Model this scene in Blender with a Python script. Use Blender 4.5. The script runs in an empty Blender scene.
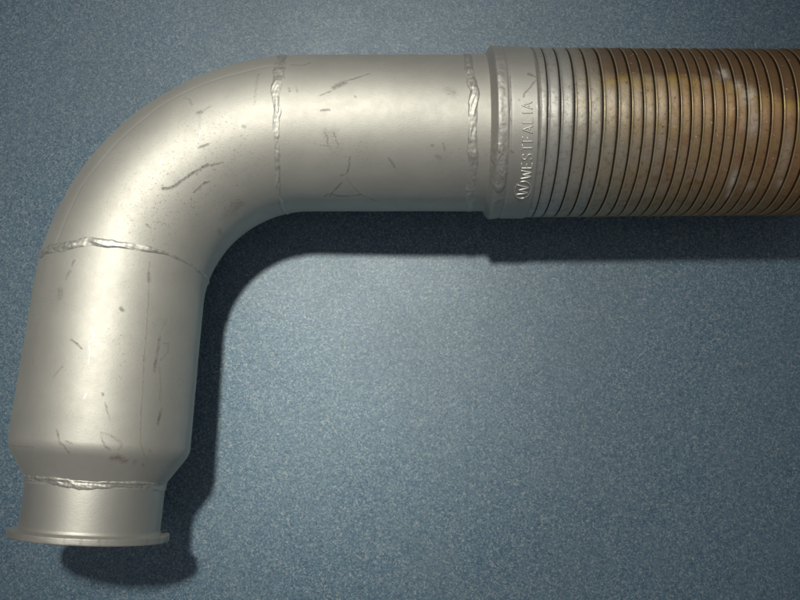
import bpy, math, random
import numpy as np

# ------------------------------------------------------------------ camera, world, lamp, exposure
scene = bpy.context.scene
FOCAL_PX, CAM_H, CAM_Y, PITCH = 828.2, 0.6953, -0.0937, 7.953
cam_data = bpy.data.cameras.new('camera')
cam = bpy.data.objects.new('camera', cam_data)
scene.collection.objects.link(cam)
cam_data.sensor_width = 36.0
cam_data.lens = 36.0 * FOCAL_PX / 800.0
cam_data.clip_start, cam_data.clip_end = 0.01, 50.0
cam.location = (0.0, CAM_Y, CAM_H)
cam.rotation_euler = (math.radians(PITCH), 0.0, 0.0)
scene.camera = cam

world = bpy.data.worlds.new('World')
scene.world = world
world.use_nodes = True
bg = world.node_tree.nodes['Background']
bg.inputs['Color'].default_value = (0.93, 0.95, 1.0, 1.0)
bg.inputs['Strength'].default_value = 0.17

from mathutils import Vector
# one reflector lamp overhead: a wide spill and the hot core of its beam, from the same place
LAMP_AT = Vector((-0.270, 1.075, 3.235))
def lamp(name, energy, cone, target, colour):
    d = bpy.data.lights.new(name, 'SPOT')
    d.energy = energy; d.spot_size = math.radians(cone); d.spot_blend = 1.0
    d.color = colour; d.shadow_soft_size = 0.12
    o = bpy.data.objects.new(name, d)
    scene.collection.objects.link(o)
    o.location = LAMP_AT
    o.rotation_euler = (Vector(target) - LAMP_AT).to_track_quat('-Z', 'Y').to_euler()
lamp('lamp_spill', 255.0, 20.0, (-0.07, 0.02, 0.0), (1.0, 0.995, 0.925))
lamp('lamp_core', 345.0, 7.2, (-0.105, -0.045, 0.0), (0.985, 1.0, 0.90))

scene.view_settings.view_transform = 'Standard'
scene.view_settings.look = 'None'
scene.view_settings.exposure = 0.0
scene.view_settings.gamma = 1.0
scene.view_settings.use_curve_mapping = False
scene.render.engine = 'CYCLES'
scene.cycles.use_denoising = True
scene.cycles.sample_clamp_indirect = 6.0

rng = np.random.default_rng(7)

# surface marks: (kind, half width in mm, strength, [(distance along the pipe, angle from the top)])
MARKS = [
  ('d', 0.86, 0.9, [(0.1254, -0.305), (0.1223, -0.354), (0.1161, -0.389), (0.0985, -0.41), (0.0835, -0.431)]),
  ('d', 0.7, 0.8, [(0.082, -0.459), (0.0773, -0.473), (0.0717, -0.494)]),
  ('d', 0.78, 0.9, [(0.1089, -0.586), (0.0954, -0.579), (0.0918, -0.6)]),
  ('d', 0.7, 0.8, [(0.0825, -0.214), (0.0789, -0.221), (0.0748, -0.235)]),
  ('d', 0.78, 0.7, [(0.082, -0.509), (0.081, -0.516)]),
  ('d', 0.94, 0.6, [(0.0442, -0.2), (0.0427, -0.207)]),
  ('g', 4.68, 0.4, [(0.1141, -0.27), (0.113, -0.382)]),
  ('g', 4.68, 0.4, [(0.0799, -1.056), (0.0965, -1.098)]),
  ('g', 7.02, 0.22, [(0.1492, -0.368), (0.1203, -0.663), (0.0923, -0.726)]),
  ('g', 6.24, 0.22, [(0.0768, 0.137), (0.0794, -0.277)]),
  ('d', 0.62, 0.6, [(0.0732, 0.494), (0.0706, 0.41), (0.0711, 0.319)]),
  ('d', 1.17, 0.6, [(0.0701, 0.172), (0.0675, 0.158)]),
  ('d', 0.62, 0.4, [(0.0675, 0.158), (0.0603, 0.179)]),
  ('g', 1.17, 0.4, [(0.0691, 0.158), (0.0784, -0.158)]),
  ('g', 0.78, 0.35, [(0.0261, 0.452), (0.0313, 0.039)]),
  ('r', 1.72, 0.5, [(0.1177, -1.196), (0.1192, -1.245)]),
  ('r', 2.34, 0.4, [(0.0846, -1.091), (0.0779, -1.07)]),
  ('d', 0.62, 0.6, [(0.1575, -0.382), (0.1585, -0.438)]),
  ('d', 0.47, 0.4, [(0.1497, -0.473), (0.1497, -0.579)]),
  ('b', 0.62, 1, [(0.0748, -0.053), (0.0773, -0.116)]),
  ('b', 0.94, 0.9, [(0.1104, -0.06), (0.1125, -0.095)]),
  ('d', 0.78, 0.75, [(0.1983, 0.242), (0.2014, 0.256)]),
  ('d', 1.01, 0.65, [(0.2051, 0.27), (0.2097, 0.298)]),
  ('g', 2.03, 0.55, [(0.2185, 0.368), (0.2221, 0.361)]),
  ('d', 0.62, 0.75, [(0.2521, 0.13), (0.2542, 0.067), (0.2578, -0.004)]),
  ('d', 0.62, 0.45, [(0.2707, 0.179), (0.2738, 0.228), (0.2775, 0.27)]),
  ('r', 0.62, 0.45, [(0.2397, 0.663), (0.2526, 0.642), (0.2697, 0.621)]),
  ('d', 1.01, 0.7, [(0.2278, -0.354), (0.2294, -0.375)]),
  ('d', 0.78, 0.5, [(0.2335, 0.81), (0.2351, 0.796)]),
  ('r', 0.43, 0.6, [(0.1875, -0.579), (0.2195, -0.642), (0.2387, -0.656), (0.2614, -0.67), (0.2821, -0.691), (0.2992, -0.705), (0.3178, -0.733), (0.324, -0.796), (0.3286, -0.873)]),
  ('d', 0.94, 0.75, [(0.1978, -0.607), (0.2051, -0.628)]),
  ('r', 0.86, 0.7, [(0.2588, -0.663), (0.2625, -0.67)]),
  ('d', 1.17, 1, [(0.2444, -0.824), (0.2563, -0.817), (0.2676, -0.803)]),
  ('d', 0.55, 0.55, [(0.2309, -0.887), (0.2361, -0.859), (0.2392, -0.824), (0.2444, -0.824)]),
  ('d', 0.7, 0.7, [(0.248, -0.88), (0.2475, -0.95), (0.2532, -0.957), (0.2599, -0.866)]),
  ('d', 0.78, 0.55, [(0.2645, -0.859), (0.2795, -0.908), (0.2842, -0.901), (0.2888, -0.922)]),
  ('d', 1.01, 1, [(0.2935, -0.95), (0.2987, -0.936), (0.3038, -0.922)]),
  ('d', 0.7, 0.7, [(0.3126, 0.137), (0.3157, 0.116), (0.3204, 0.088), (0.3224, 0.039), (0.3266, -0.011)]),
  ('d', 0.55, 0.5, [(0.3193, 0.025), (0.3204, -0.039)]),
  ('r', 0.55, 0.6, [(0.3245, 0.873), (0.3245, 0.614), (0.3245, 0.41)]),
  ('d', 0.62, 0.65, [(0.3178, -0.34), (0.3209, -0.375), (0.323, -0.424)]),
  ('g', 0.62, 0.55, [(0.3178, -0.34), (0.3126, -0.319), (0.3137, -0.41), (0.3173, -0.516), (0.3204, -0.544), (0.323, -0.523)]),
  ('r', 1.87, 0.9, [(0.3281, -0.466), (0.3276, -0.53), (0.3302, -0.614)]),
  ('r', 1.17, 0.7, [(0.3297, -0.726), (0.3307, -0.74)]),
  ('r', 1.01, 0.6, [(0.3312, -0.831), (0.3328, -0.866)]),
  ('d', 0.47, 0.5, [(0.2925, -0.319), (0.2976, -0.347), (0.3033, -0.382)]),
  ('d', 0.7, 0.6, [(0.2868, -0.277), (0.2878, -0.291)]),
  ('d', 0.78, 0.6, [(0.3219, -0.859), (0.323, -0.887)]),
  ('d', 0.62, 0.7, [(0.0065, 0.593), (0.0024, 0.579), (-0.0028, 0.586)]),
  ('d', 0.86, 0.7, [(-0.0028, 0.586), (-0.0059, 0.642)]),
  ('d', 1.64, 0.72, [(-0.025, 0.186), (-0.0292, 0.228), (-0.0328, 0.263)]),
  ('d', 0.55, 0.75, [(-0.0328, 0.277), (-0.0411, 0.333), (-0.0504, 0.403)]),
  ('d', 0.55, 0.5, [(-0.0152, 0.074), (-0.023, 0.137)]),
  ('d', 0.55, 0.6, [(-0.0157, -0.109), (-0.0219, -0.102)]),
  ('d', 0.62, 0.6, [(0.007, 0.179), (0.0065, 0.137)]),
  ('d', 0.47, 0.4, [(0.0024, 0.186), (0.0013, 0.123)]),
  ('d', 0.55, 0.7, [(-0.0194, -0.396), (-0.0204, -0.438), (-0.0204, -0.516)]),
  ('d', 0.47, 0.55, [(-0.0245, -0.354), (-0.0266, -0.459), (-0.0281, -0.516)]),
  ('d', 0.47, 0.45, [(-0.0147, -0.509), (-0.0219, -0.53), (-0.0225, -0.565)]),
  ('d', 0.62, 0.9, [(-0.0359, -0.649), (-0.0354, -0.761), (-0.0333, -0.88), (-0.0281, -0.901)]),
  ('d', 0.47, 0.6, [(-0.0333, -0.922), (-0.0369, -1.056), (-0.0431, -1.217), (-0.0483, -1.28), (-0.054, -1.357)]),
  ('d', 0.7, 0.85, [(-0.0297, -0.999), (-0.0256, -1.084), (-0.0204, -1.203), (-0.0271, -1.245), (-0.0349, -1.245), (-0.0431, -1.21)]),
  ('d', 0.7, 0.8, [(-0.0157, -1.245), (-0.0178, -1.196), (-0.0199, -1.245)]),
  ('d', 0.7, 0.85, [(-0.0638, -0.663), (-0.0659, -0.712), (-0.0685, -0.789)]),
  ('d', 0.86, 0.75, [(-0.0949, -0.523), (-0.0959, -0.523)]),
  ('d', 1.25, 0.7, [(-0.099, -0.649), (-0.1011, -0.677)]),
  ('g', 2.34, 0.5, [(-0.1062, 0.151), (-0.1104, 0.109)]),
  ('d', 0.55, 0.5, [(-0.04, 0.06), (-0.0406, 0.053)]),
  ('b', 0.55, 0.8, [(-0.0338, -0.067), (-0.0344, -0.095)]),
  ('d', 0.55, 0.6, [(-0.1031, -0.494), (-0.1047, -0.579)]),
  ('g', 2.34, 0.45, [(-0.0188, -0.375), (-0.0256, -0.368)]),
  ('b', 0.55, 1, [(0.2433, -0.067), (0.2454, -0.088), (0.248, -0.109), (0.2516, -0.102), (0.2537, -0.06)]),
  ('b', 0.62, 1, [(0.2557, -0.074), (0.2614, -0.102), (0.2681, -0.095)]),
  ('b', 0.78, 0.9, [(0.217, -0.151), (0.2185, -0.165)]),
  ('b', 0.62, 0.8, [(0.2304, -0.067), (0.2325, -0.088)]),
  ('b', 0.55, 1, [(0.1916, -0.123), (0.1921, -0.137)]),
  ('b', 1.09, 0.6, [(0.2909, -0.102), (0.2878, -0.116)]),
  ('g', 18.0, 0.24, [(0.15, -0.30), (0.105, -0.40), (0.06, -0.38)]),
  ('g', 9.0, 0.20, [(0.125, -0.75), (0.095, -0.85)]),
  ('g', 7.0, 0.16, [(0.25, -0.35), (0.28, -0.42)]),
  ('g', 8.0, 0.14, [(-0.03, -0.55), (-0.05, -0.65)]),
]
COLLAR_MARKS = [
  ('d', 1.17, 0.8, [(-0.1648, 0.294), (-0.1669, 0.278)]),
  ('d', 0.55, 0.8, [(-0.1669, 0.278), (-0.1696, 0.251)]),
  ('d', 0.47, 0.7, [(-0.1695, 0.212), (-0.1656, 0.134), (-0.1611, 0.056), (-0.1599, 0.006)]),
  ('b', 0.78, 1, [(-0.1693, -0.084), (-0.1703, -0.138)]),
  ('d', 0.62, 0.6, [(-0.156, -0.018), (-0.1567, -0.029)]),
  ('d', 0.47, 0.7, [(-0.151, 0.267), (-0.1509, 0.111), (-0.151, -0.029), (-0.1501, -0.162), (-0.1512, -0.286)]),
  ('b', 0.62, 0.9, [(-0.1542, -1.213), (-0.1547, -1.228)]),
  ('d', 0.94, 0.8, [(-0.1514, -0.57), (-0.1522, -0.582)]),
  ('d', 0.94, 0.7, [(-0.1712, -0.531), (-0.1714, -0.489)]),
]

# ------------------------------------------------------------------ numeric helpers
def vnoise(x, y, seed=0):
    """smooth 2-D value noise in 0..1 for arrays"""
    r = np.random.default_rng(seed)
    tab = r.random((256, 256))
    xi = np.floor(x).astype(int); yi = np.floor(y).astype(int)
    fx = x - xi; fy = y - yi
    fx = fx * fx * (3 - 2 * fx); fy = fy * fy * (3 - 2 * fy)
    a = tab[xi % 256, yi % 256]; b = tab[(xi + 1) % 256, yi % 256]
    c = tab[xi % 256, (yi + 1) % 256]; d = tab[(xi + 1) % 256, (yi + 1) % 256]
    return (a * (1 - fx) + b * fx) * (1 - fy) + (c * (1 - fx) + d * fx) * fy

def fbm(x, y, seed=0, octaves=3):
    t = 0.0; amp = 0.5; tot = 0.0
    for k in range(octaves):
        t = t + amp * vnoise(x * 2 ** k + 17.3 * k, y * 2 ** k + 5.1 * k, seed + k); tot += amp; amp *= 0.55
    return t / tot

def smooth(a, b, x):
    t = np.clip((x - a) / (b - a), 0, 1)
    return t * t * (3 - 2 * t)

# ------------------------------------------------------------------ the pipe's centre line
A = np.array([-0.07234, 0.12563, 0.06745])
HDIR = np.array([1.0, 0.001856, 0.0]); HDIR /= np.linalg.norm(HDIR)
LDIR = np.array([-0.06064, -0.99656, 0.05647]); LDIR /= np.linalg.norm(LDIR)
RB = 0.1395
BEND = math.acos(float(np.dot(-HDIR, LDIR)))
ARC = RB * BEND
CV = LDIR - HDIR * np.dot(LDIR, HDIR); CV /= np.linalg.norm(CV)
CEN = A + CV * RB
UPN = np.cross(HDIR, LDIR); UPN /= np.linalg.norm(UPN)
if UPN[2] < 0: UPN = -UPN
PIPE_R, LEG_R, LEG_END_R = 0.0603, 0.0611, 0.0630

def frames(s):
    """centre, outward normal (away from the bend) and up normal for distances s (0 = start of bend, <0 towards the hose)"""
    s = np.asarray(s, float)
    ph = np.clip(s, 0, ARC) / RB
    e = -CV
    out = np.cos(ph)[:, None] * e + np.sin(ph)[:, None] * (-HDIR)
    P = CEN + RB * out
    P = P - HDIR * np.minimum(s, 0)[:, None] + LDIR * np.maximum(s - ARC, 0)[:, None]
    return P, out

def pipe_radius(s):
    return PIPE_R + (LEG_R - PIPE_R) * np.clip(s / ARC, 0, 1) + (LEG_END_R - LEG_R) * smooth(ARC - 0.02, ARC + 0.13, s)

def surf(s, th, r):
    """points of the pipe surface; s, th, r broadcast to one shape"""
    s, th, r = np.broadcast_arrays(s, th, r)
    P, out = frames(s.ravel())
    n = np.sin(th.ravel())[:, None] * out + np.cos(th.ravel())[:, None] * UPN
    return P + r.ravel()[:, None] * n

THETA = np.concatenate([np.linspace(-1.95, 1.25, 380, endpoint=False), np.linspace(1.25, 2 * math.pi - 1.95, 70, endpoint=False)])
THETA_MID = np.linspace(-math.pi, math.pi, 240, endpoint=False)

# ------------------------------------------------------------------ object helpers
def link(name, verts, faces, mat, parent=None, smooth_shade=True, attrs=None):
    me = bpy.data.meshes.new(name)
    verts = np.asarray(verts, np.float32); faces = np.asarray(faces, np.int32)
    n = faces.shape[1]
    me.vertices.add(len(verts)); me.vertices.foreach_set('co', verts.ravel())
    me.loops.add(faces.size); me.loops.foreach_set('vertex_index', faces.ravel())
    me.polygons.add(len(faces))
    me.polygons.foreach_set('loop_start', np.arange(0, faces.size, n, dtype=np.int32))
    me.polygons.foreach_set('use_smooth', np.full(len(faces), smooth_shade))
    me.update(calc_edges=True); me.validate()
    for k, v in (attrs or {}).items():
        at = me.attributes.new(k, 'FLOAT', 'POINT')
        at.data.foreach_set('value', np.asarray(v, np.float32).ravel())
    me.materials.append(mat)
    o = bpy.data.objects.new(name, me)
    scene.collection.objects.link(o)
    if parent is not None:
        o.parent = parent
        if parent is root: o.matrix_parent_inverse = root_inverse   # every part keeps world coordinates
    return o

def grid_faces(n, m, close_m=True, flip=False):
    i = np.arange(n - 1)[:, None]; j = np.arange(m if close_m else m - 1)[None, :]
    j2 = (j + 1) % m
    f = np.stack([i * m + j, i * m + j2, (i + 1) * m + j2, (i + 1) * m + j], -1).reshape(-1, 4)
    return f[:, ::-1] if flip else f

def mark_masks(s, th, marks, rad):
    """dark / rust / haze / bright mark strengths on a grid of (s, th)"""
    out = {k: np.zeros(s.shape) for k in 'drgb'}
    rb = RB + np.sin(th) * rad
    inb = (s > 0) & (s < ARC)
    stretch = np.where(inb, rb / RB, 1.0)
    jx = (fbm(s * 700, th * 45, 91, 2) - 0.5) * 0.0010
    jy = (fbm(s * 700, th * 45, 57, 2) - 0.5) * 0.0010
    for kind, wmm, st, pts in marks:
        w = wmm * 0.001
        for k in range(max(1, len(pts) - 1)):
            s0, t0 = pts[k]; s1, t1 = pts[min(k + 1, len(pts) - 1)]
            pad = w * 4 + 0.002
            sel = (s > min(s0, s1) - pad * 1.8) & (s < max(s0, s1) + pad * 1.8) & (th > min(t0, t1) - pad / rad) & (th < max(t0, t1) + pad / rad)
            if not sel.any(): continue
            x = (s[sel] - s0) * stretch[sel] + jx[sel]; y = (th[sel] - t0) * rad + jy[sel]
            st_m = stretch[sel]
            dx = (s1 - s0) * st_m; dy = (t1 - t0) * rad
            L2 = dx * dx + dy * dy + 1e-12
            t = np.clip((x * dx + y * dy) / L2, 0, 1)
            dd = np.hypot(x - t * dx, y - t * dy)
            if kind == 'g':
                m = np.minimum(1.0, np.exp(-(dd / (w * 1.25)) ** 2) * st * 1.4)
            else:
                m = (1 - smooth(w * (0.2 if kind != 'b' else 0.0), w * (1.9 if kind != 'b' else 0.75), dd)) * st
            out[kind][sel] = np.maximum(out[kind][sel], m)
    return out

# ------------------------------------------------------------------ materials
class Nodes:
    def __init__(self, name):
        self.mat = bpy.data.materials.new(name); self.mat.use_nodes = True
        self.t = self.mat.node_tree; self.b = self.t.nodes['Principled BSDF']
        self.co = self.t.nodes.new('ShaderNodeTexCoord').outputs['Object']
    def put(self, sock, v):
        if hasattr(v, 'is_linked'): self.t.links.new(v, sock)
        elif isinstance(v, tuple) and len(v) == 3 and sock.type == 'RGBA': sock.default_value = (*v, 1)
        else: sock.default_value = v
    def math(self, op, a, b=0.0, clamp=False):
        n = self.t.nodes.new('ShaderNodeMath'); n.operation = op; n.use_clamp = clamp
        self.put(n.inputs[0], a); self.put(n.inputs[1], b); return n.outputs[0]
    def mix(self, f, a, b, mode='MIX'):
        n = self.t.nodes.new('ShaderNodeMix'); n.data_type = 'RGBA'; n.blend_type = mode
        self.put(n.inputs['Factor'], f); self.put(n.inputs['A'], a); self.put(n.inputs['B'], b)
        return n.outputs['Result']
    def noise(self, scale, detail=2.0, rough=0.5, co=None, out='Fac'):
        n = self.t.nodes.new('ShaderNodeTexNoise'); n.inputs['Scale'].default_value = scale
        n.inputs['Detail'].default_value = detail; n.inputs['Roughness'].default_value = rough
        self.t.links.new(co or self.co, n.inputs['Vector']); return n.outputs[out]
    def voronoi(self, scale, co=None, out='Color'):
        n = self.t.nodes.new('ShaderNodeTexVoronoi'); n.inputs['Scale'].default_value = scale
        self.t.links.new(co or self.co, n.inputs['Vector']); return n.outputs[out]
    def ramp(self, f, stops, interp='LINEAR'):
        n = self.t.nodes.new('ShaderNodeValToRGB'); n.color_ramp.interpolation = interp
        e = n.color_ramp.elements
        while len(e) < len(stops): e.new(0.5)
        for el, (p, c) in zip(e, stops):
            el.position = p; el.color = (*c, 1) if isinstance(c, tuple) else (c, c, c, 1)
        self.put(n.inputs['Fac'], f); return n.outputs['Color']
    def range(self, v, a, b, c=0.0, d=1.0):
        n = self.t.nodes.new('ShaderNodeMapRange'); n.interpolation_type = 'SMOOTHSTEP'
        for i, q in enumerate((v, a, b, c, d)): self.put(n.inputs[i], q)
        return n.outputs[0]
    def attr(self, name):
        n = self.t.nodes.new('ShaderNodeAttribute'); n.attribute_name = name; return n.outputs['Fac']
    def combine(self, x, y, z):
        n = self.t.nodes.new('ShaderNodeCombineXYZ')
        for i, q in enumerate((x, y, z)): self.put(n.inputs[i], q)
        return n.outputs[0]
    def separate(self, v):
        n = self.t.nodes.new('ShaderNodeSeparateXYZ'); self.put(n.inputs[0], v); return n.outputs
    def mapping(self, scale, rot=(0, 0, 0)):
        n = self.t.nodes.new('ShaderNodeMapping'); n.inputs['Scale'].default_value = scale
        n.inputs['Rotation'].default_value = rot
        self.t.links.new(self.co, n.inputs['Vector']); return n.outputs[0]
    def bump(self, h, strength, dist, prev=None):
        n = self.t.nodes.new('ShaderNodeBump'); n.inputs['Strength'].default_value = strength
        n.inputs['Distance'].default_value = dist; self.put(n.inputs['Height'], h)
        if prev is not None: self.t.links.new(prev, n.inputs['Normal'])
        return n.outputs[0]
    def done(self, color, rough, metallic, normal=None):
        self.put(self.b.inputs['Base Color'], color); self.put(self.b.inputs['Roughness'], rough)
        self.put(self.b.inputs['Metallic'], metallic)
        if normal is not None: self.t.links.new(normal, self.b.inputs['Normal'])
        return self.mat

def aluminised_steel(name, base=(0.565, 0.543, 0.488), rough=0.62, metallic=0.82, speck=1.0):
    k = Nodes(name)
    big = k.noise(22, 4, 0.6); mid = k.noise(160, 3, 0.55); fine = k.noise(1800, 2, 0.6)
    col = k.mix(k.range(big, 0.3, 0.7), tuple(0.93 * c for c in base), tuple(1.04 * c for c in base))
    col = k.mix(k.range(mid, 0.35, 0.75, 0, 0.07), col, (0.40, 0.38, 0.34))
    haze = k.attr('haze'); dark = k.attr('dark'); rust = k.attr('rust'); bright = k.attr('bright')
    # grime specks, thicker inside the hazy scuffed patches
    sp = k.range(k.noise(620, 4, 0.7), 0.56, 0.68)
    spf = k.math('MULTIPLY', sp, k.math('ADD', k.math('MULTIPLY', haze, 1.6), k.range(k.noise(28, 3, 0.6), 0.42, 0.68, 0.05 * speck, 0.26 * speck)), True)
    col = k.mix(spf, col, (0.16, 0.145, 0.13))
    col = k.mix(k.math('MULTIPLY', haze, 0.45), col, (0.27, 0.25, 0.225))
    brk = k.math('MULTIPLY', k.range(k.noise(1500, 3, 0.7), 0.34, 0.58, 0.25, 1.0), k.range(k.noise(230, 2, 0.5), 0.30, 0.60, 0.55, 1.0))
    df = k.math('MULTIPLY', dark, brk, True)
    col = k.mix(df, col, (0.095, 0.080, 0.072))
    rf = k.math('MULTIPLY', rust, brk, True)
    col = k.mix(rf, col, (0.15, 0.085, 0.07))
    bf = k.math('MULTIPLY', bright, k.range(k.noise(1300, 2, 0.6), 0.35, 0.6, 0.0, 0.8), True)
    col = k.mix(bf, col, (0.86, 0.85, 0.78))
    dirt = k.math('MAXIMUM', df, rf)
    met = k.math('SUBTRACT', metallic, k.math('MULTIPLY', dirt, 0.6), True)
    ro = k.math('ADD', k.range(mid, 0.3, 0.7, rough - 0.008, rough + 0.012), k.math('MULTIPLY', bf, -0.24))
    # rolled skin: fine slanting orange peel
    grain = k.range(k.noise(2300, 2, 0.7), 0.3, 0.7)
    col = k.mix(k.math('MULTIPLY', grain, 0.13), col, (0.30, 0.28, 0.24))
    peel = k.noise(1.0, 2, 0.55, k.mapping((520, 900, 700), (0, 0, 0.6)))
    nb = k.bump(peel, 0.16, 0.0003)
    nb = k.bump(fine, 0.10, 0.0002, nb)
    nb = k.bump(k.math('MULTIPLY', dirt, -1.0), 0.35, 0.0003, nb)
    return k.done(col, ro, met, nb)

MAT_PIPE = aluminised_steel('aluminised_steel')
MAT_COLLAR = aluminised_steel('aluminised_collar', (0.53, 0.51, 0.46), 0.58, 0.82, 0.6)
MAT_NECK = aluminised_steel('turned_steel', (0.56, 0.54, 0.485), 0.54, 0.86, 0.4)

def weld_material():
    k = Nodes('weld_metal')
    n1 = k.noise(420, 3, 0.6); n2 = k.noise(90, 2, 0.5)
    col = k.mix(k.range(n1, 0.35, 0.7), (0.52, 0.50, 0.445), (0.62, 0.60, 0.54))
    col = k.mix(k.range(n2, 0.55, 0.75, 0, 0.3), col, (0.32, 0.28, 0.22))
    return k.done(col, k.range(n1, 0.3, 0.7, 0.50, 0.60), 0.85, k.bump(n1, 0.15, 0.0005))
MAT_WELD = weld_material()

def hose_material():
    k = Nodes('heat_tinted_steel')
    u = k.attr('axial'); a = k.attr('angle'); tone = k.attr('tone'); lip = k.attr('lip')
    wob = k.math('MULTIPLY', k.math('SUBTRACT', k.noise(45, 3, 0.6), 0.5), 0.05)
    uu = k.math('ADD', k.math('ADD', u, wob), k.math('MULTIPLY', tone, 0.012))
    col = k.ramp(k.range_lin(uu, 0.154, 0.374), [(0.0, (0.56, 0.55, 0.50)), (0.18, (0.53, 0.51, 0.455)), (0.32, (0.50, 0.435, 0.335)),
                 (0.50, (0.50, 0.375, 0.250)), (0.72, (0.50, 0.315, 0.175)), (1.0, (0.47, 0.255, 0.122))])
    blot = k.range(k.noise(60, 4, 0.65), 0.40, 0.66)
    col = k.mix(k.math('MULTIPLY', k.math('MULTIPLY', blot, 0.55), k.range(u, 0.19, 0.26)), col, (0.46, 0.315, 0.125))
    blot2 = k.range(k.noise(85, 4, 0.65), 0.50, 0.70)
    col = k.mix(k.math('MULTIPLY', k.math('MULTIPLY', blot2, 0.5), k.range(u, 0.20, 0.28)), col, (0.36, 0.17, 0.07))
    # the brown oxide bloom along the hose's far flank, its edge yellow
    edge = k.math('SUBTRACT', k.math('MULTIPLY', k.range(u, 0.274, 0.374), -0.36), -0.27)
    aw = k.math('SUBTRACT', k.math('ADD', a, k.math('MULTIPLY', k.math('SUBTRACT', k.noise(120, 3, 0.6), 0.5), 0.16)), edge)
    along = k.range(u, 0.19, 0.235)
    bloom = k.math('MULTIPLY', k.range(aw, -0.06, 0.10), along)
    fringe = k.math('MULTIPLY', k.math('MULTIPLY', k.range(aw, -0.22, 0.0), k.math('SUBTRACT', 1.0, k.range(aw, 0.0, 0.10))), along)
    fringe = k.math('MULTIPLY', fringe, k.range(k.noise(70, 3, 0.6), 0.35, 0.65))
    col = k.mix(k.math('MULTIPLY', fringe, 0.9), col, (0.52, 0.34, 0.08))
    col = k.mix(k.math('MULTIPLY', bloom, 0.78), col, (0.19, 0.10, 0.045))
    # streaky grime round the turns and chalky smudges
    st = k.noise(1.0, 4, 0.65, k.combine(k.math('MULTIPLY', u, 260.0), k.math('MULTIPLY', a, 16.0), tone))
    col = k.mix(k.range(st, 0.45, 0.75, 0.0, 0.45), col, (0.17, 0.115, 0.07))
    sp = k.range(k.noise(340, 3, 0.65), 0.60, 0.72, 0, 0.6)
    col = k.mix(k.math('MULTIPLY', sp, k.range(u, 0.175, 0.21)), col, (0.11, 0.08, 0.055))
    chalk = k.math('MULTIPLY', k.attr('chalk'), k.range(k.noise(300, 4, 0.7), 0.28, 0.56))
    fleck = k.math('MULTIPLY', k.range(k.noise(520, 2, 0.5), 0.70, 0.74, 0, 0.8), k.range(u, 0.19, 0.24))
    chalk = k.math('MAXIMUM', chalk, fleck)
    col = k.mix(k.math('MULTIPLY', chalk, 1.0, True), col, (0.62, 0.59, 0.54))
    # the lips take a pale brassy colour, the seams a near-black brown
    col = k.mix(k.math('MULTIPLY', k.math('MULTIPLY', k.range(lip, 0.4, 0.9), 0.9), k.range(u, 0.18, 0.22)), col, (0.66, 0.55, 0.33))
    col = k.mix(k.math('MULTIPLY', k.range(lip, -0.2, -1.0), 0.85), col, (0.07, 0.05, 0.035))
    met = k.math('SUBTRACT', 0.80, k.math('MULTIPLY', chalk, 0.6), True)
    ro = k.math('SUBTRACT', k.range(st, 0.3, 0.7, 0.46, 0.56), k.math('MULTIPLY', k.range(lip, 0.4, 0.9), 0.12))
    nb = k.bump(st, 0.25, 0.0004); nb = k.bump(k.noise(900, 2, 0.6), 0.2, 0.0003, nb)
    return k.done(col, ro, met, nb)

def _range_lin(self, v, a, b):
    n = self.t.nodes.new('ShaderNodeMapRange'); self.put(n.inputs[0], v)
    n.inputs[1].default_value = a; n.inputs[2].default_value = b; return n.outputs[0]
Nodes.range_lin = _range_lin
MAT_HOSE = hose_material()

def soot_material():
    k = Nodes('sooty_steel')
    n = k.noise(120, 3, 0.6)
    return k.done(k.mix(n, (0.05, 0.04, 0.03), (0.12, 0.095, 0.07)), 0.6, 0.5)
MAT_SOOT = soot_material()

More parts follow.
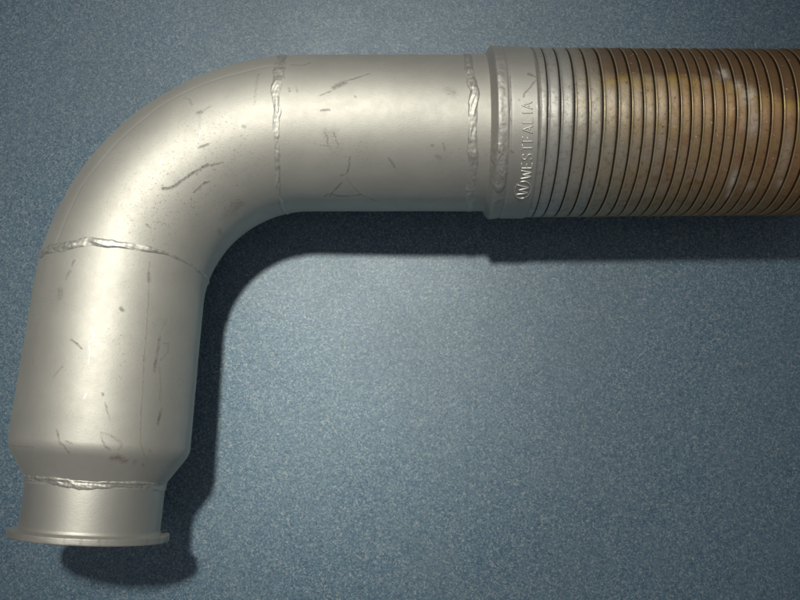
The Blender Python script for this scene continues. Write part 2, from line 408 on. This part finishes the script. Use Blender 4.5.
def floor_material():
    k = Nodes('speckled_vinyl')
    sep = k.separate
    warp = k.noise(1100, 2, 0.6, out='Color')
    n = k.t.nodes.new('ShaderNodeVectorMath'); n.operation = 'MULTIPLY_ADD'
    k.t.links.new(warp, n.inputs[0]); n.inputs[1].default_value = (0.0008,) * 3; k.t.links.new(k.co, n.inputs[2])
    co = n.outputs[0]
    a = sep(k.voronoi(1080, co))[0]; b = sep(k.voronoi(640, co))[1]; c = k.noise(1800, 2, 0.6)
    v = k.math('ADD', k.math('ADD', k.math('MULTIPLY', a, 0.50), k.math('MULTIPLY', b, 0.26)), k.math('MULTIPLY', c, 0.24))
    col = k.ramp(v, [(0.18, (0.028, 0.066, 0.108)), (0.36, (0.052, 0.113, 0.172)), (0.54, (0.085, 0.156, 0.212)), (0.70, (0.150, 0.208, 0.240)), (0.86, (0.30, 0.325, 0.325))])
    tint = k.noise(240, 3, 0.6, out='Color')
    col = k.mix(0.10, col, tint, 'OVERLAY')
    wide = k.noise(9, 4, 0.6)
    col = k.mix(k.range(wide, 0.35, 0.7, 0, 0.22), col, (0.115, 0.158, 0.182))
    # a few old scuffs and specks worn into the vinyl
    xyz = sep(k.co)
    def seg(x0, y0, x1, y1, w, amount, colour, cc):
        L = math.hypot(x1 - x0, y1 - y0) + 1e-6; ux, uy = (x1 - x0) / L, (y1 - y0) / L
        px = k.math('SUBTRACT', xyz[0], x0); py = k.math('SUBTRACT', xyz[1], y0)
        t = k.math('ADD', k.math('MULTIPLY', px, ux), k.math('MULTIPLY', py, uy))
        t = k.math('MINIMUM', k.math('MAXIMUM', t, 0.0), L)
        dx = k.math('SUBTRACT', px, k.math('MULTIPLY', t, ux)); dy = k.math('SUBTRACT', py, k.math('MULTIPLY', t, uy))
        d2 = k.math('SQRT', k.math('ADD', k.math('MULTIPLY', dx, dx), k.math('MULTIPLY', dy, dy)))
        d2 = k.math('ADD', d2, k.math('MULTIPLY', k.math('SUBTRACT', c, 0.5), w * 0.8))
        return k.mix(k.range(d2, w * 0.4, w, amount, 0.0), cc, colour)
    col = seg(-0.1036, -0.0434, -0.1028, -0.0429, 0.0013, 0.9, (0.035, 0.022, 0.012), col)
    col = seg(-0.0697, -0.0205, -0.0687, -0.0170, 0.0020, 0.5, (0.05, 0.07, 0.09), col)
    col = seg(-0.1140, -0.0060, -0.1050, -0.0095, 0.0006, 0.55, (0.04, 0.05, 0.06), col)
    col = seg(-0.1115, -0.0960, -0.1095, -0.0940, 0.0012, 0.5, (0.05, 0.06, 0.07), col)
    col = seg(-0.0720, 0.0220, -0.0560, 0.0440, 0.0022, 0.30, (0.07, 0.10, 0.12), col)
    col = seg(-0.0860, 0.0200, -0.0740, 0.0380, 0.0018, 0.25, (0.07, 0.10, 0.12), col)
    col = seg(-0.1400, 0.0130, -0.0900, 0.0125, 0.0014, 0.22, (0.07, 0.10, 0.12), col)
    h = k.math('ADD', k.math('MULTIPLY', a, 0.5), k.noise(420, 3, 0.6))
    nb = k.bump(h, 0.16, 0.0006)
    k.b.inputs['Specular IOR Level'].default_value = 0.7
    return k.done(col, k.range(wide, 0.3, 0.7, 0.42, 0.50), 0.0, nb)
MAT_FLOOR = floor_material()

# ------------------------------------------------------------------ the surface it lies on
q = np.linspace(-1, 1, 241)
xs = np.sinh(q * 3.0) / math.sinh(3.0) * 2.5
gx, gy = np.meshgrid(xs, xs, indexing='ij')
gz = 0.0085 * np.exp(-((gx + 0.170) ** 2 + (gy - 0.075) ** 2) / (2 * 0.085 ** 2))      # low swell added under the elbow to draw the lamp's sheen towards it
gz += 0.0010 * (fbm(gx * 7 + 50, gy * 7 + 50, 900, 2) - 0.5) * np.exp(-(gx ** 2 + gy ** 2) / 0.5) - 0.0006
fl = link('floor', np.stack([gx.ravel(), gy.ravel(), gz.ravel()], 1), grid_faces(241, 241, False, True), MAT_FLOOR)
fl['kind'] = 'structure'
fl['label'] = 'speckled blue grey vinyl floor under the pipe'

# ------------------------------------------------------------------ the exhaust pipe
root = bpy.data.objects.new('exhaust_pipe', None)
scene.collection.objects.link(root)
root.location = (0.10, float(A[1]), 0.0)
root.empty_display_size = 0.05
root['label'] = 'silver welded exhaust elbow pipe with brown heat tinted flexible hose lying on blue floor'
root['category'] = 'exhaust pipe'
bpy.context.view_layer.update()
root_inverse = root.matrix_world.inverted()

def pipe_section(name, s, rad, mat, marks, seam=None, theta=THETA, dents=0.00012, flip=True):
    s = np.asarray(s, float)
    S, T = np.meshgrid(s, theta, indexing='ij')
    R = np.broadcast_to(np.asarray(rad, float)[:, None], S.shape).copy()
    R += dents * (fbm(S * 35 + 3, np.cos(T) * 2.2 + 9, 5, 3) - 0.5) * 2 + dents * (fbm(S * 35 + 3, np.sin(T) * 2.2 + 9, 8, 3) - 0.5) * 2
    if seam is not None:
        q = (T - seam) * 0.06 + (fbm(S * 60, T * 0, 3, 2) - 0.5) * 0.003
        R += 0.00007 * smooth(0.0, 0.003, q) * (1 - smooth(0.004, 0.012, q)) - 0.00016 * np.exp(-((q + 0.0004) / 0.0010) ** 2)
    m = mark_masks(S, T, marks, float(np.median(rad)))
    at = dict(dark=m['d'], rust=m['r'], haze=m['g'], bright=m['b'])
    return link(name, surf(S, T, R), grid_faces(len(s), len(theta), True, flip), mat, root, True, at)

S_A, S_L = 0.0130, 0.1920
pipe_section('straight_pipe', np.linspace(-0.150, S_A, 330), pipe_radius(np.linspace(-0.150, S_A, 330)), MAT_PIPE, MARKS)
pipe_section('elbow_pipe', np.linspace(S_A, S_L, 380), pipe_radius(np.linspace(S_A, S_L, 380)), MAT_PIPE, MARKS, seam=0.60)

# outlet leg: straight, then a rounded shoulder necking down
sl = np.concatenate([np.linspace(S_L, 0.318, 260), np.linspace(0.3185, 0.349, 90)])
NECK_R = 0.0480
def leg_r(s):
    r = pipe_radius(s)
    t = np.clip((s - 0.3190) / (0.3462 - 0.3190), 0, 1)
    tt = np.where(t < 0.35, t ** 2 / 0.7, t - 0.175) / 0.825
    return r - (LEG_END_R - NECK_R) * np.clip(tt, 0, 1)
pipe_section('outlet_pipe', sl, leg_r(sl), MAT_PIPE, MARKS)

# neck: its own turned tube
sn = np.linspace(0.342, 0.3808, 90)
pipe_section('outlet_neck', sn, np.full(90, NECK_R) + 0.0, MAT_NECK, MARKS, dents=0.00004)

# flange: fillet, thin rim, end face and the bore behind it
prof = [(0.3760, NECK_R - 0.0004), (0.3788, NECK_R + 0.0001), (0.3800, NECK_R + 0.0003), (0.3807, NECK_R + 0.0008), (0.38105, NECK_R + 0.0020), (0.3812, NECK_R + 0.0050),
        (0.3813, NECK_R + 0.0064), (0.3815, NECK_R + 0.0069), (0.3819, NECK_R + 0.0070), (0.3825, NECK_R + 0.0070), (0.3838, NECK_R + 0.0070), (0.3852, NECK_R + 0.0070), (0.3858, NECK_R + 0.0069), (0.38615, NECK_R + 0.0065),
        (0.3862, NECK_R + 0.0050), (0.3863, NECK_R + 0.0020), (0.3862, NECK_R - 0.0014), (0.3857, NECK_R - 0.0020), (0.3537, NECK_R - 0.0022), (0.2937, NECK_R - 0.0022), (0.2437, NECK_R - 0.0022)]
ps = np.array([p[0] for p in prof]); pr = np.array([p[1] for p in prof])
th = np.linspace(-math.pi, math.pi, 320, endpoint=False)
S, T = np.meshgrid(ps, th, indexing='ij'); Rr = np.broadcast_to(pr[:, None], S.shape).copy()
rimw = ((np.arange(len(ps)) > 5) & (np.arange(len(ps)) < 14))[:, None]
Rr += rimw * (fbm(np.cos(T) * 9, np.sin(T) * 9 + S * 900, 31, 3) - 0.5) * 0.00025
S = S + rimw * (fbm(np.cos(T) * 7 + 4, np.sin(T) * 7, 33, 3) - 0.5) * 0.0003
nick = smooth(0.60, 0.80, fbm(T * 16, T * 0 + 4, 77, 3)) * rimw
link('flange', surf(S, T, Rr), grid_faces(len(ps), len(th), True, True), MAT_NECK, root, True,
     dict(dark=nick * 0.55, rust=0 * T, haze=0 * T, bright=0 * T))

# ------------------------------------------------------------------ weld beads
def interp_closed(pts, th):
    pts = sorted(pts); tx = np.array([p[0] for p in pts]); sx = np.array([p[1] for p in pts])
    tx = np.concatenate([tx, [tx[0] + 2 * math.pi]]); sx = np.concatenate([sx, [sx[0]]])
    tt = (th - tx[0]) % (2 * math.pi) + tx[0]
    return np.interp(tt, tx, sx)

def weld_bead(pts, base_r, width, height, seed, thick=None, wobble=0.0005):
    th = np.linspace(-math.pi, math.pi, 560, endpoint=False)
    c = interp_closed(pts, th)
    ker = np.hanning(13); ker /= ker.sum()
    c = np.convolve(np.concatenate([c[-6:], c, c[:6]]), ker, 'valid')
    cx, cy = np.cos(th), np.sin(th)
    c = c + (fbm(cx * 9 + 20, cy * 9 + 20, seed, 3) - 0.5) * wobble * 2
    var = fbm(cx * 6 + 40, cy * 6 + 40, seed + 3, 3)
    w = width * (0.65 + 0.7 * var); h = height * (0.45 + 1.1 * fbm(cx * 8 + 60, cy * 8 + 60, seed + 5, 3))
    if thick is not None:
        f = thick(th); w = w * f; h = h * f
    q = np.linspace(-1, 1, 19)
    Q, TH = np.meshgrid(q, th, indexing='ij')
    edge = 1 + 0.25 * (fbm(TH * 9, Q * 0 + np.sign(Q) * 3 + 8, seed + 9, 2) - 0.5) * 2
    S = c[None] + w[None] * Q * edge
    prof_ = np.clip(1 - Q ** 2, 0, 1) ** 0.75
    # solidified puddle ripples and lumps
    rip = 1 + 0.7 * (fbm(TH * 6 + Q * 0.6, Q * 0.8 + 30, seed + 11, 3) - 0.5) * 2 + 0.035 * np.sin(TH * 95 + 2.2 * Q * Q + 5 * np.sin(TH * 3.1))
    R = base_r(S) + h[None] * prof_ * rip - 0.00025
    return link('weld_bead', surf(S, TH, R), grid_faces(len(q), len(th), True, True), MAT_WELD, root)

WA = [(0.838, 0.0122), (0.403, 0.0132), (0.144, 0.0163), (-0.088, 0.0163), (-0.326, 0.0189), (-0.558, 0.021), (-0.803, 0.0246), (-1.084, 0.0298), (-1.476, 0.0308)]
W2 = [(1.084, -0.1238), (0.607, -0.1228), (0.333, -0.1233), (0.123, -0.1264), (-0.109, -0.1243), (-0.347, -0.1243), (-0.579, -0.1243), (-0.768, -0.1259), (-0.971, -0.1259), (-1.231, -0.1254), (-1.596, -0.1274)]
WL = [(0.95, 0.1932), (0.593, 0.1916), (0.333, 0.1885), (0.116, 0.1849), (-0.109, 0.1823), (-0.326, 0.1797), (-0.544, 0.1761), (-0.782, 0.1735), (-1.091, 0.173), (-1.441, 0.1756)]
WN = [(1.148, 0.3465), (0.429, 0.3446), (0.096, 0.3463), (-0.19, 0.3475), (-0.453, 0.3469), (-0.727, 0.3453), (-1.061, 0.3453), (-1.458, 0.3483)]
weld_bead(WA, pipe_radius, 0.0034, 0.0008, 100)
weld_bead(W2, pipe_radius, 0.0036, 0.0009, 200)
weld_bead(WL, pipe_radius, 0.0034, 0.0011, 300, lambda t: np.where(t > -0.35, 1.0, 1.0 - 0.35 * smooth(0.35, 0.75, -t)))
weld_bead(WN, lambda s: np.minimum(leg_r(s), NECK_R + 0.0009), 0.0032, 0.0012, 400)

# ------------------------------------------------------------------ collar between pipe and hose
# distances u run from the bend towards the hose (u = -s)
cu = np.concatenate([np.linspace(0.1362, 0.1512, 60), np.linspace(0.1517, 0.1702, 60), np.linspace(0.1704, 0.1727, 16)])
def collar_r(u, th):
    base = 0.0599 + 0.0063 * smooth(0.1365, 0.1425, u)
    ridge = 0.0005 * np.exp(-((u - 0.1437) / 0.0032) ** 2)
    dip = -0.0006 * np.exp(-((u - 0.1505) / 0.0011) ** 2)
    lump = (fbm(u * 150, th * 11.0, 61, 3) - 0.5) * 0.0011 * np.exp(-((u - 0.1437) / 0.005) ** 2)
    end = -0.0016 * smooth(0.1699, 0.1719, u) - 0.0018 * smooth(0.1719, 0.1727, u)
    return base + ridge + dip + lump + end
S, T = np.meshgrid(-cu, THETA, indexing='ij')
S = S - (smooth(0.1347, 0.1377, -S) * (1 - smooth(0.1377, 0.1457, -S))) * (fbm(T * 3.2, S * 0, 66, 3) - 0.5) * 0.0030
m = mark_masks(S, T, COLLAR_MARKS, 0.0665)
collar = link('collar', surf(S, T, collar_r(-S, T)), grid_faces(len(cu), len(THETA), True, False), MAT_COLLAR, root, True,
              dict(dark=m['d'], rust=m['r'], haze=m['g'], bright=m['b']))

# weld puddle slumped over the collar's ridge
n1, n2 = 60, 90
a1, b1 = np.meshgrid(np.linspace(-1, 1, n1), np.linspace(-1, 1, n2), indexing='ij')
tb = -0.775 + b1 * 0.30
wid = np.sqrt(np.clip(1 - b1 ** 2, 0, 1)) ** 0.7 * (1 + 0.25 * (fbm(b1 * 5 + 9, a1 * 0 + 2, 71, 2) - 0.5))
ub = 0.1439 - 0.0008 * b1 + a1 * 0.0062 * (0.08 + wid)
hgt = np.clip((1 - np.abs(a1) ** 2.6), 0, 1) * wid
rip = 0.75 + 0.55 * fbm(a1 * 2.2 + 5, b1 * 4 + 5, 72, 3)
rb_ = np.maximum(collar_r(ub, tb), 0.0600) - 0.0004 + 0.0022 * hgt * rip - 0.0010 * np.exp(-((a1 - 0.1) / 0.35) ** 2 - ((b1 - 0.25) / 0.35) ** 2) * hgt
link('weld_bead', surf(-ub, tb, rb_), grid_faces(n1, n2, False, False), MAT_WELD, root)

# raised lettering on the collar
GL = {
 'W': [[(0, 1), (0.25, 0), (0.5, 0.85), (0.75, 0), (1, 1)]],
 'E': [[(0.85, 1), (0.1, 1), (0.1, 0), (0.85, 0)], [(0.1, 0.52), (0.75, 0.52)]],
 'S': [[(0.88, 0.82), (0.72, 0.97), (0.45, 1.0), (0.2, 0.93), (0.1, 0.76), (0.2, 0.6), (0.5, 0.52), (0.8, 0.42), (0.9, 0.25), (0.8, 0.08), (0.5, 0.0), (0.22, 0.04), (0.08, 0.2)]],
 'T': [[(0.02, 1), (0.98, 1)], [(0.5, 1), (0.5, 0)]],
 'F': [[(0.85, 1), (0.12, 1), (0.12, 0)], [(0.12, 0.52), (0.72, 0.52)]],
 'A': [[(0, 0), (0.5, 1), (1, 0)], [(0.2, 0.34), (0.8, 0.34)]],
 'L': [[(0.12, 1), (0.12, 0), (0.85, 0)]],
 'I': [[(0.5, 1), (0.5, 0)]],
}
MAT_LETTER = aluminised_steel('brightened_lettering', (0.74, 0.725, 0.66), 0.50, 0.82, 0.3)  # lighter base colour stands in for light caught by the raised strokes
def stroke_mesh(polys, wid=0.00062, rise=0.00072):
    """polys: lists of (u, theta) on the collar; each becomes a low rounded ridge"""
    V, F = [], []
    for pl in polys:
        pl = np.array(pl, float); xy = np.stack([pl[:, 0], pl[:, 1] * 0.0662], 1)
        seg = np.hypot(*np.diff(xy, axis=0).T); cum = np.concatenate([[0], np.cumsum(seg)])
        n = max(3, int(cum[-1] / 0.00045)); q = np.linspace(0, cum[-1], n)
        P = np.stack([np.interp(q, cum, xy[:, 0]), np.interp(q, cum, xy[:, 1])], 1)
        tg = np.gradient(P, axis=0); tg /= np.linalg.norm(tg, axis=1)[:, None]
        nn = np.stack([-tg[:, 1], tg[:, 0]], 1)
        P[0] -= tg[0] * wid * 0.6; P[-1] += tg[-1] * wid * 0.6
        offs = np.array([-1.0, -0.6, 0, 0.6, 1.0]); hh = np.array([-0.0002, rise * 0.75, rise, rise * 0.75, -0.0002])
        base = sum(len(v) for v in V)
        pts = P[:, None, :] + nn[:, None, :] * (offs * wid)[None, :, None]
        H = np.broadcast_to(hh, (n, 5)).copy(); H[0] = np.minimum(H[0], -0.0001); H[-1] = np.minimum(H[-1], -0.0001)
        uu = pts[..., 0]; tt = pts[..., 1] / 0.0662
        V.append(surf(-uu, tt, collar_r(uu, tt) + H)); F.append(grid_faces(n, 5, False) + base)
    return np.concatenate(V), np.concatenate(F)
word = 'WESTFALIA'
t_start, t_end = -0.905, -0.042
slots = [1.25 if c == 'W' else 0.62 if c == 'I' else 1.0 for c in word]
unit = (t_end - t_start) / sum(slots); pos = t_start
for ch, sl_ in zip(word, slots):
    w_ = unit * (sl_ - 0.24); x0 = pos + unit * 0.12
    frac = (pos - t_start) / (t_end - t_start)
    ub0 = 0.1674 - 0.0016 * frac; hh = 0.0077 - 0.0006 * frac
    polys = [[(ub0 - y * hh, x0 + x * w_) for x, y in pl] for pl in GL[ch]]
    v, f = stroke_mesh(polys); link('raised_letter', v, f, MAT_LETTER, collar)
    pos += unit * sl_
# round emblem with a letter inside, its ring open top and bottom
uc, tc, ru, rt = 0.1625, -1.052, 0.0060, 0.125
def ell(a0, a1, n=22): return [(uc + ru * math.cos(a), tc + rt * math.sin(a)) for a in np.radians(np.linspace(a0, a1, n))]
polys = [ell(-62, 118), ell(135, 290)]
polys.append([(uc - 0.0044, tc - 0.062), (uc + 0.0040, tc - 0.040), (uc - 0.0030, tc + 0.004), (uc + 0.0042, tc + 0.036), (uc - 0.0042, tc + 0.074)])
v, f = stroke_mesh(polys, 0.00056, 0.00065); link('raised_emblem', v, f, MAT_LETTER, collar)

# ------------------------------------------------------------------ strip-wound flexible hose
GROOVE = [0.1712, 0.1770, 0.1861, 0.1960, 0.2059, 0.2162, 0.2270, 0.2365, 0.2451, 0.2538, 0.2629, 0.2716, 0.2794, 0.2873, 0.2951, 0.3034, 0.3112, 0.3191, 0.3277, 0.3360, 0.3447, 0.3546]
while GROOVE[-1] < 0.43: GROOVE.append(GROOVE[-1] + 0.0087)
GROOVE = np.array(GROOVE); K = len(GROOVE)
def hose_r(u): return 0.0655 - 0.0034 * (u - 0.15) / 0.45
lu = np.linspace(0.160, GROOVE[-1] - 0.002, 40)
lin_s = np.concatenate([lu, lu[::-1]]); lin_r = np.concatenate([hose_r(lu) - 0.0026, hose_r(lu[::-1]) - 0.0060])
S, T = np.meshgrid(-lin_s, np.linspace(-math.pi, math.pi, 160, endpoint=False), indexing='ij')
hose = link('flexible_hose', surf(S, T, np.broadcast_to(lin_r[:, None], S.shape)), grid_faces(80, 160, True, False), MAT_SOOT, root)

turn = np.arange(-1, K + 1); gu = np.concatenate([[GROOVE[0] - 0.0058], GROOVE, [GROOVE[-1] + 0.0087]])
def groove_u(k, th): return np.interp(k + (th + 0.35) / (2 * math.pi), turn, gu)
#        fraction across, height, lip(+)/seam(-)
PROF = [(0.000, -0.0024, -1), (0.012, -0.0014, -1), (0.030, -0.0002, -0.2), (0.055, 0.00030, 0.8), (0.085, 0.00042, 1), (0.120, 0.00030, 0.7), (0.165, 0.00002, 0.1), (0.26, -0.00004, 0),
        (0.42, 0.0, 0), (0.60, 0.0, 0), (0.76, -0.00003, 0), (0.87, -0.00012, 0), (0.910, -0.0005, -0.2), (0.932, -0.0014, -0.8), (0.948, -0.0024, -1), (0.972, -0.0026, -1), (1.0, -0.0026, -1)]
pf = np.array(PROF)
th = np.linspace(-math.pi, math.pi, 221)
CHALK = [(0.3049, 0.326, 0.004, 0.09, 0.8), (0.3141, 0.156, 0.004, 0.07, 0.6), (0.3202, 0.026, 0.005, 0.11, 0.9), (0.3231, -0.274, 0.006, 0.16, 0.5), (0.3157, -0.934, 0.0025, 0.14, 0.7), (0.3165, -1.144, 0.0020, 0.10, 0.6), (0.3296, -1.024, 0.003, 0.06, 0.5),
         (0.3486, -0.624, 0.004, 0.3, 0.35), (0.3511, -0.974, 0.002, 0.12, 0.5)]
for k in range(0, K - 1):
    ua, ub_ = groove_u(k, th), groove_u(k + 1, th)
    ua = ua + (fbm(th * 2.0 + 3.7 * k, th * 0 + 1, 500, 2) - 0.5) * 0.0006
    ub_ = ub_ + (fbm(th * 2.0 + 3.7 * (k + 1), th * 0 + 1, 500, 2) - 0.5) * 0.0006
    # where the collar covers the first turn, keep it tucked inside
    pitch = ub_ - ua
    S_u = ua[None] + pitch[None] * pf[:, 0][:, None]
    TH = np.broadcast_to(th, S_u.shape)
    sharp = 0.62 + 0.38 * smooth(0.18, 0.24, S_u)
    R = hose_r(S_u) + pf[:, 1][:, None] * np.where(pf[:, 1][:, None] > 0, sharp, 1.0)
    R = R + (fbm(S_u * 200, TH * 6, 520 + k, 3) - 0.5) * 0.00035 + rng.normal() * 0.00012
    chalk = np.zeros_like(R)
    for cu_, ct_, su_, st_, am in CHALK:
        chalk = np.maximum(chalk, 1.15 * am * np.exp(-((S_u - cu_) / su_) ** 2 - ((TH - ct_) / st_) ** 2))
    link('hose_coil', surf(-S_u, TH, R), grid_faces(len(pf), len(th), False, False), MAT_HOSE, hose, True,
         dict(axial=S_u, angle=TH, tone=np.full(R.shape, rng.normal() * 0.6), lip=np.broadcast_to(pf[:, 2][:, None], R.shape), chalk=chalk))
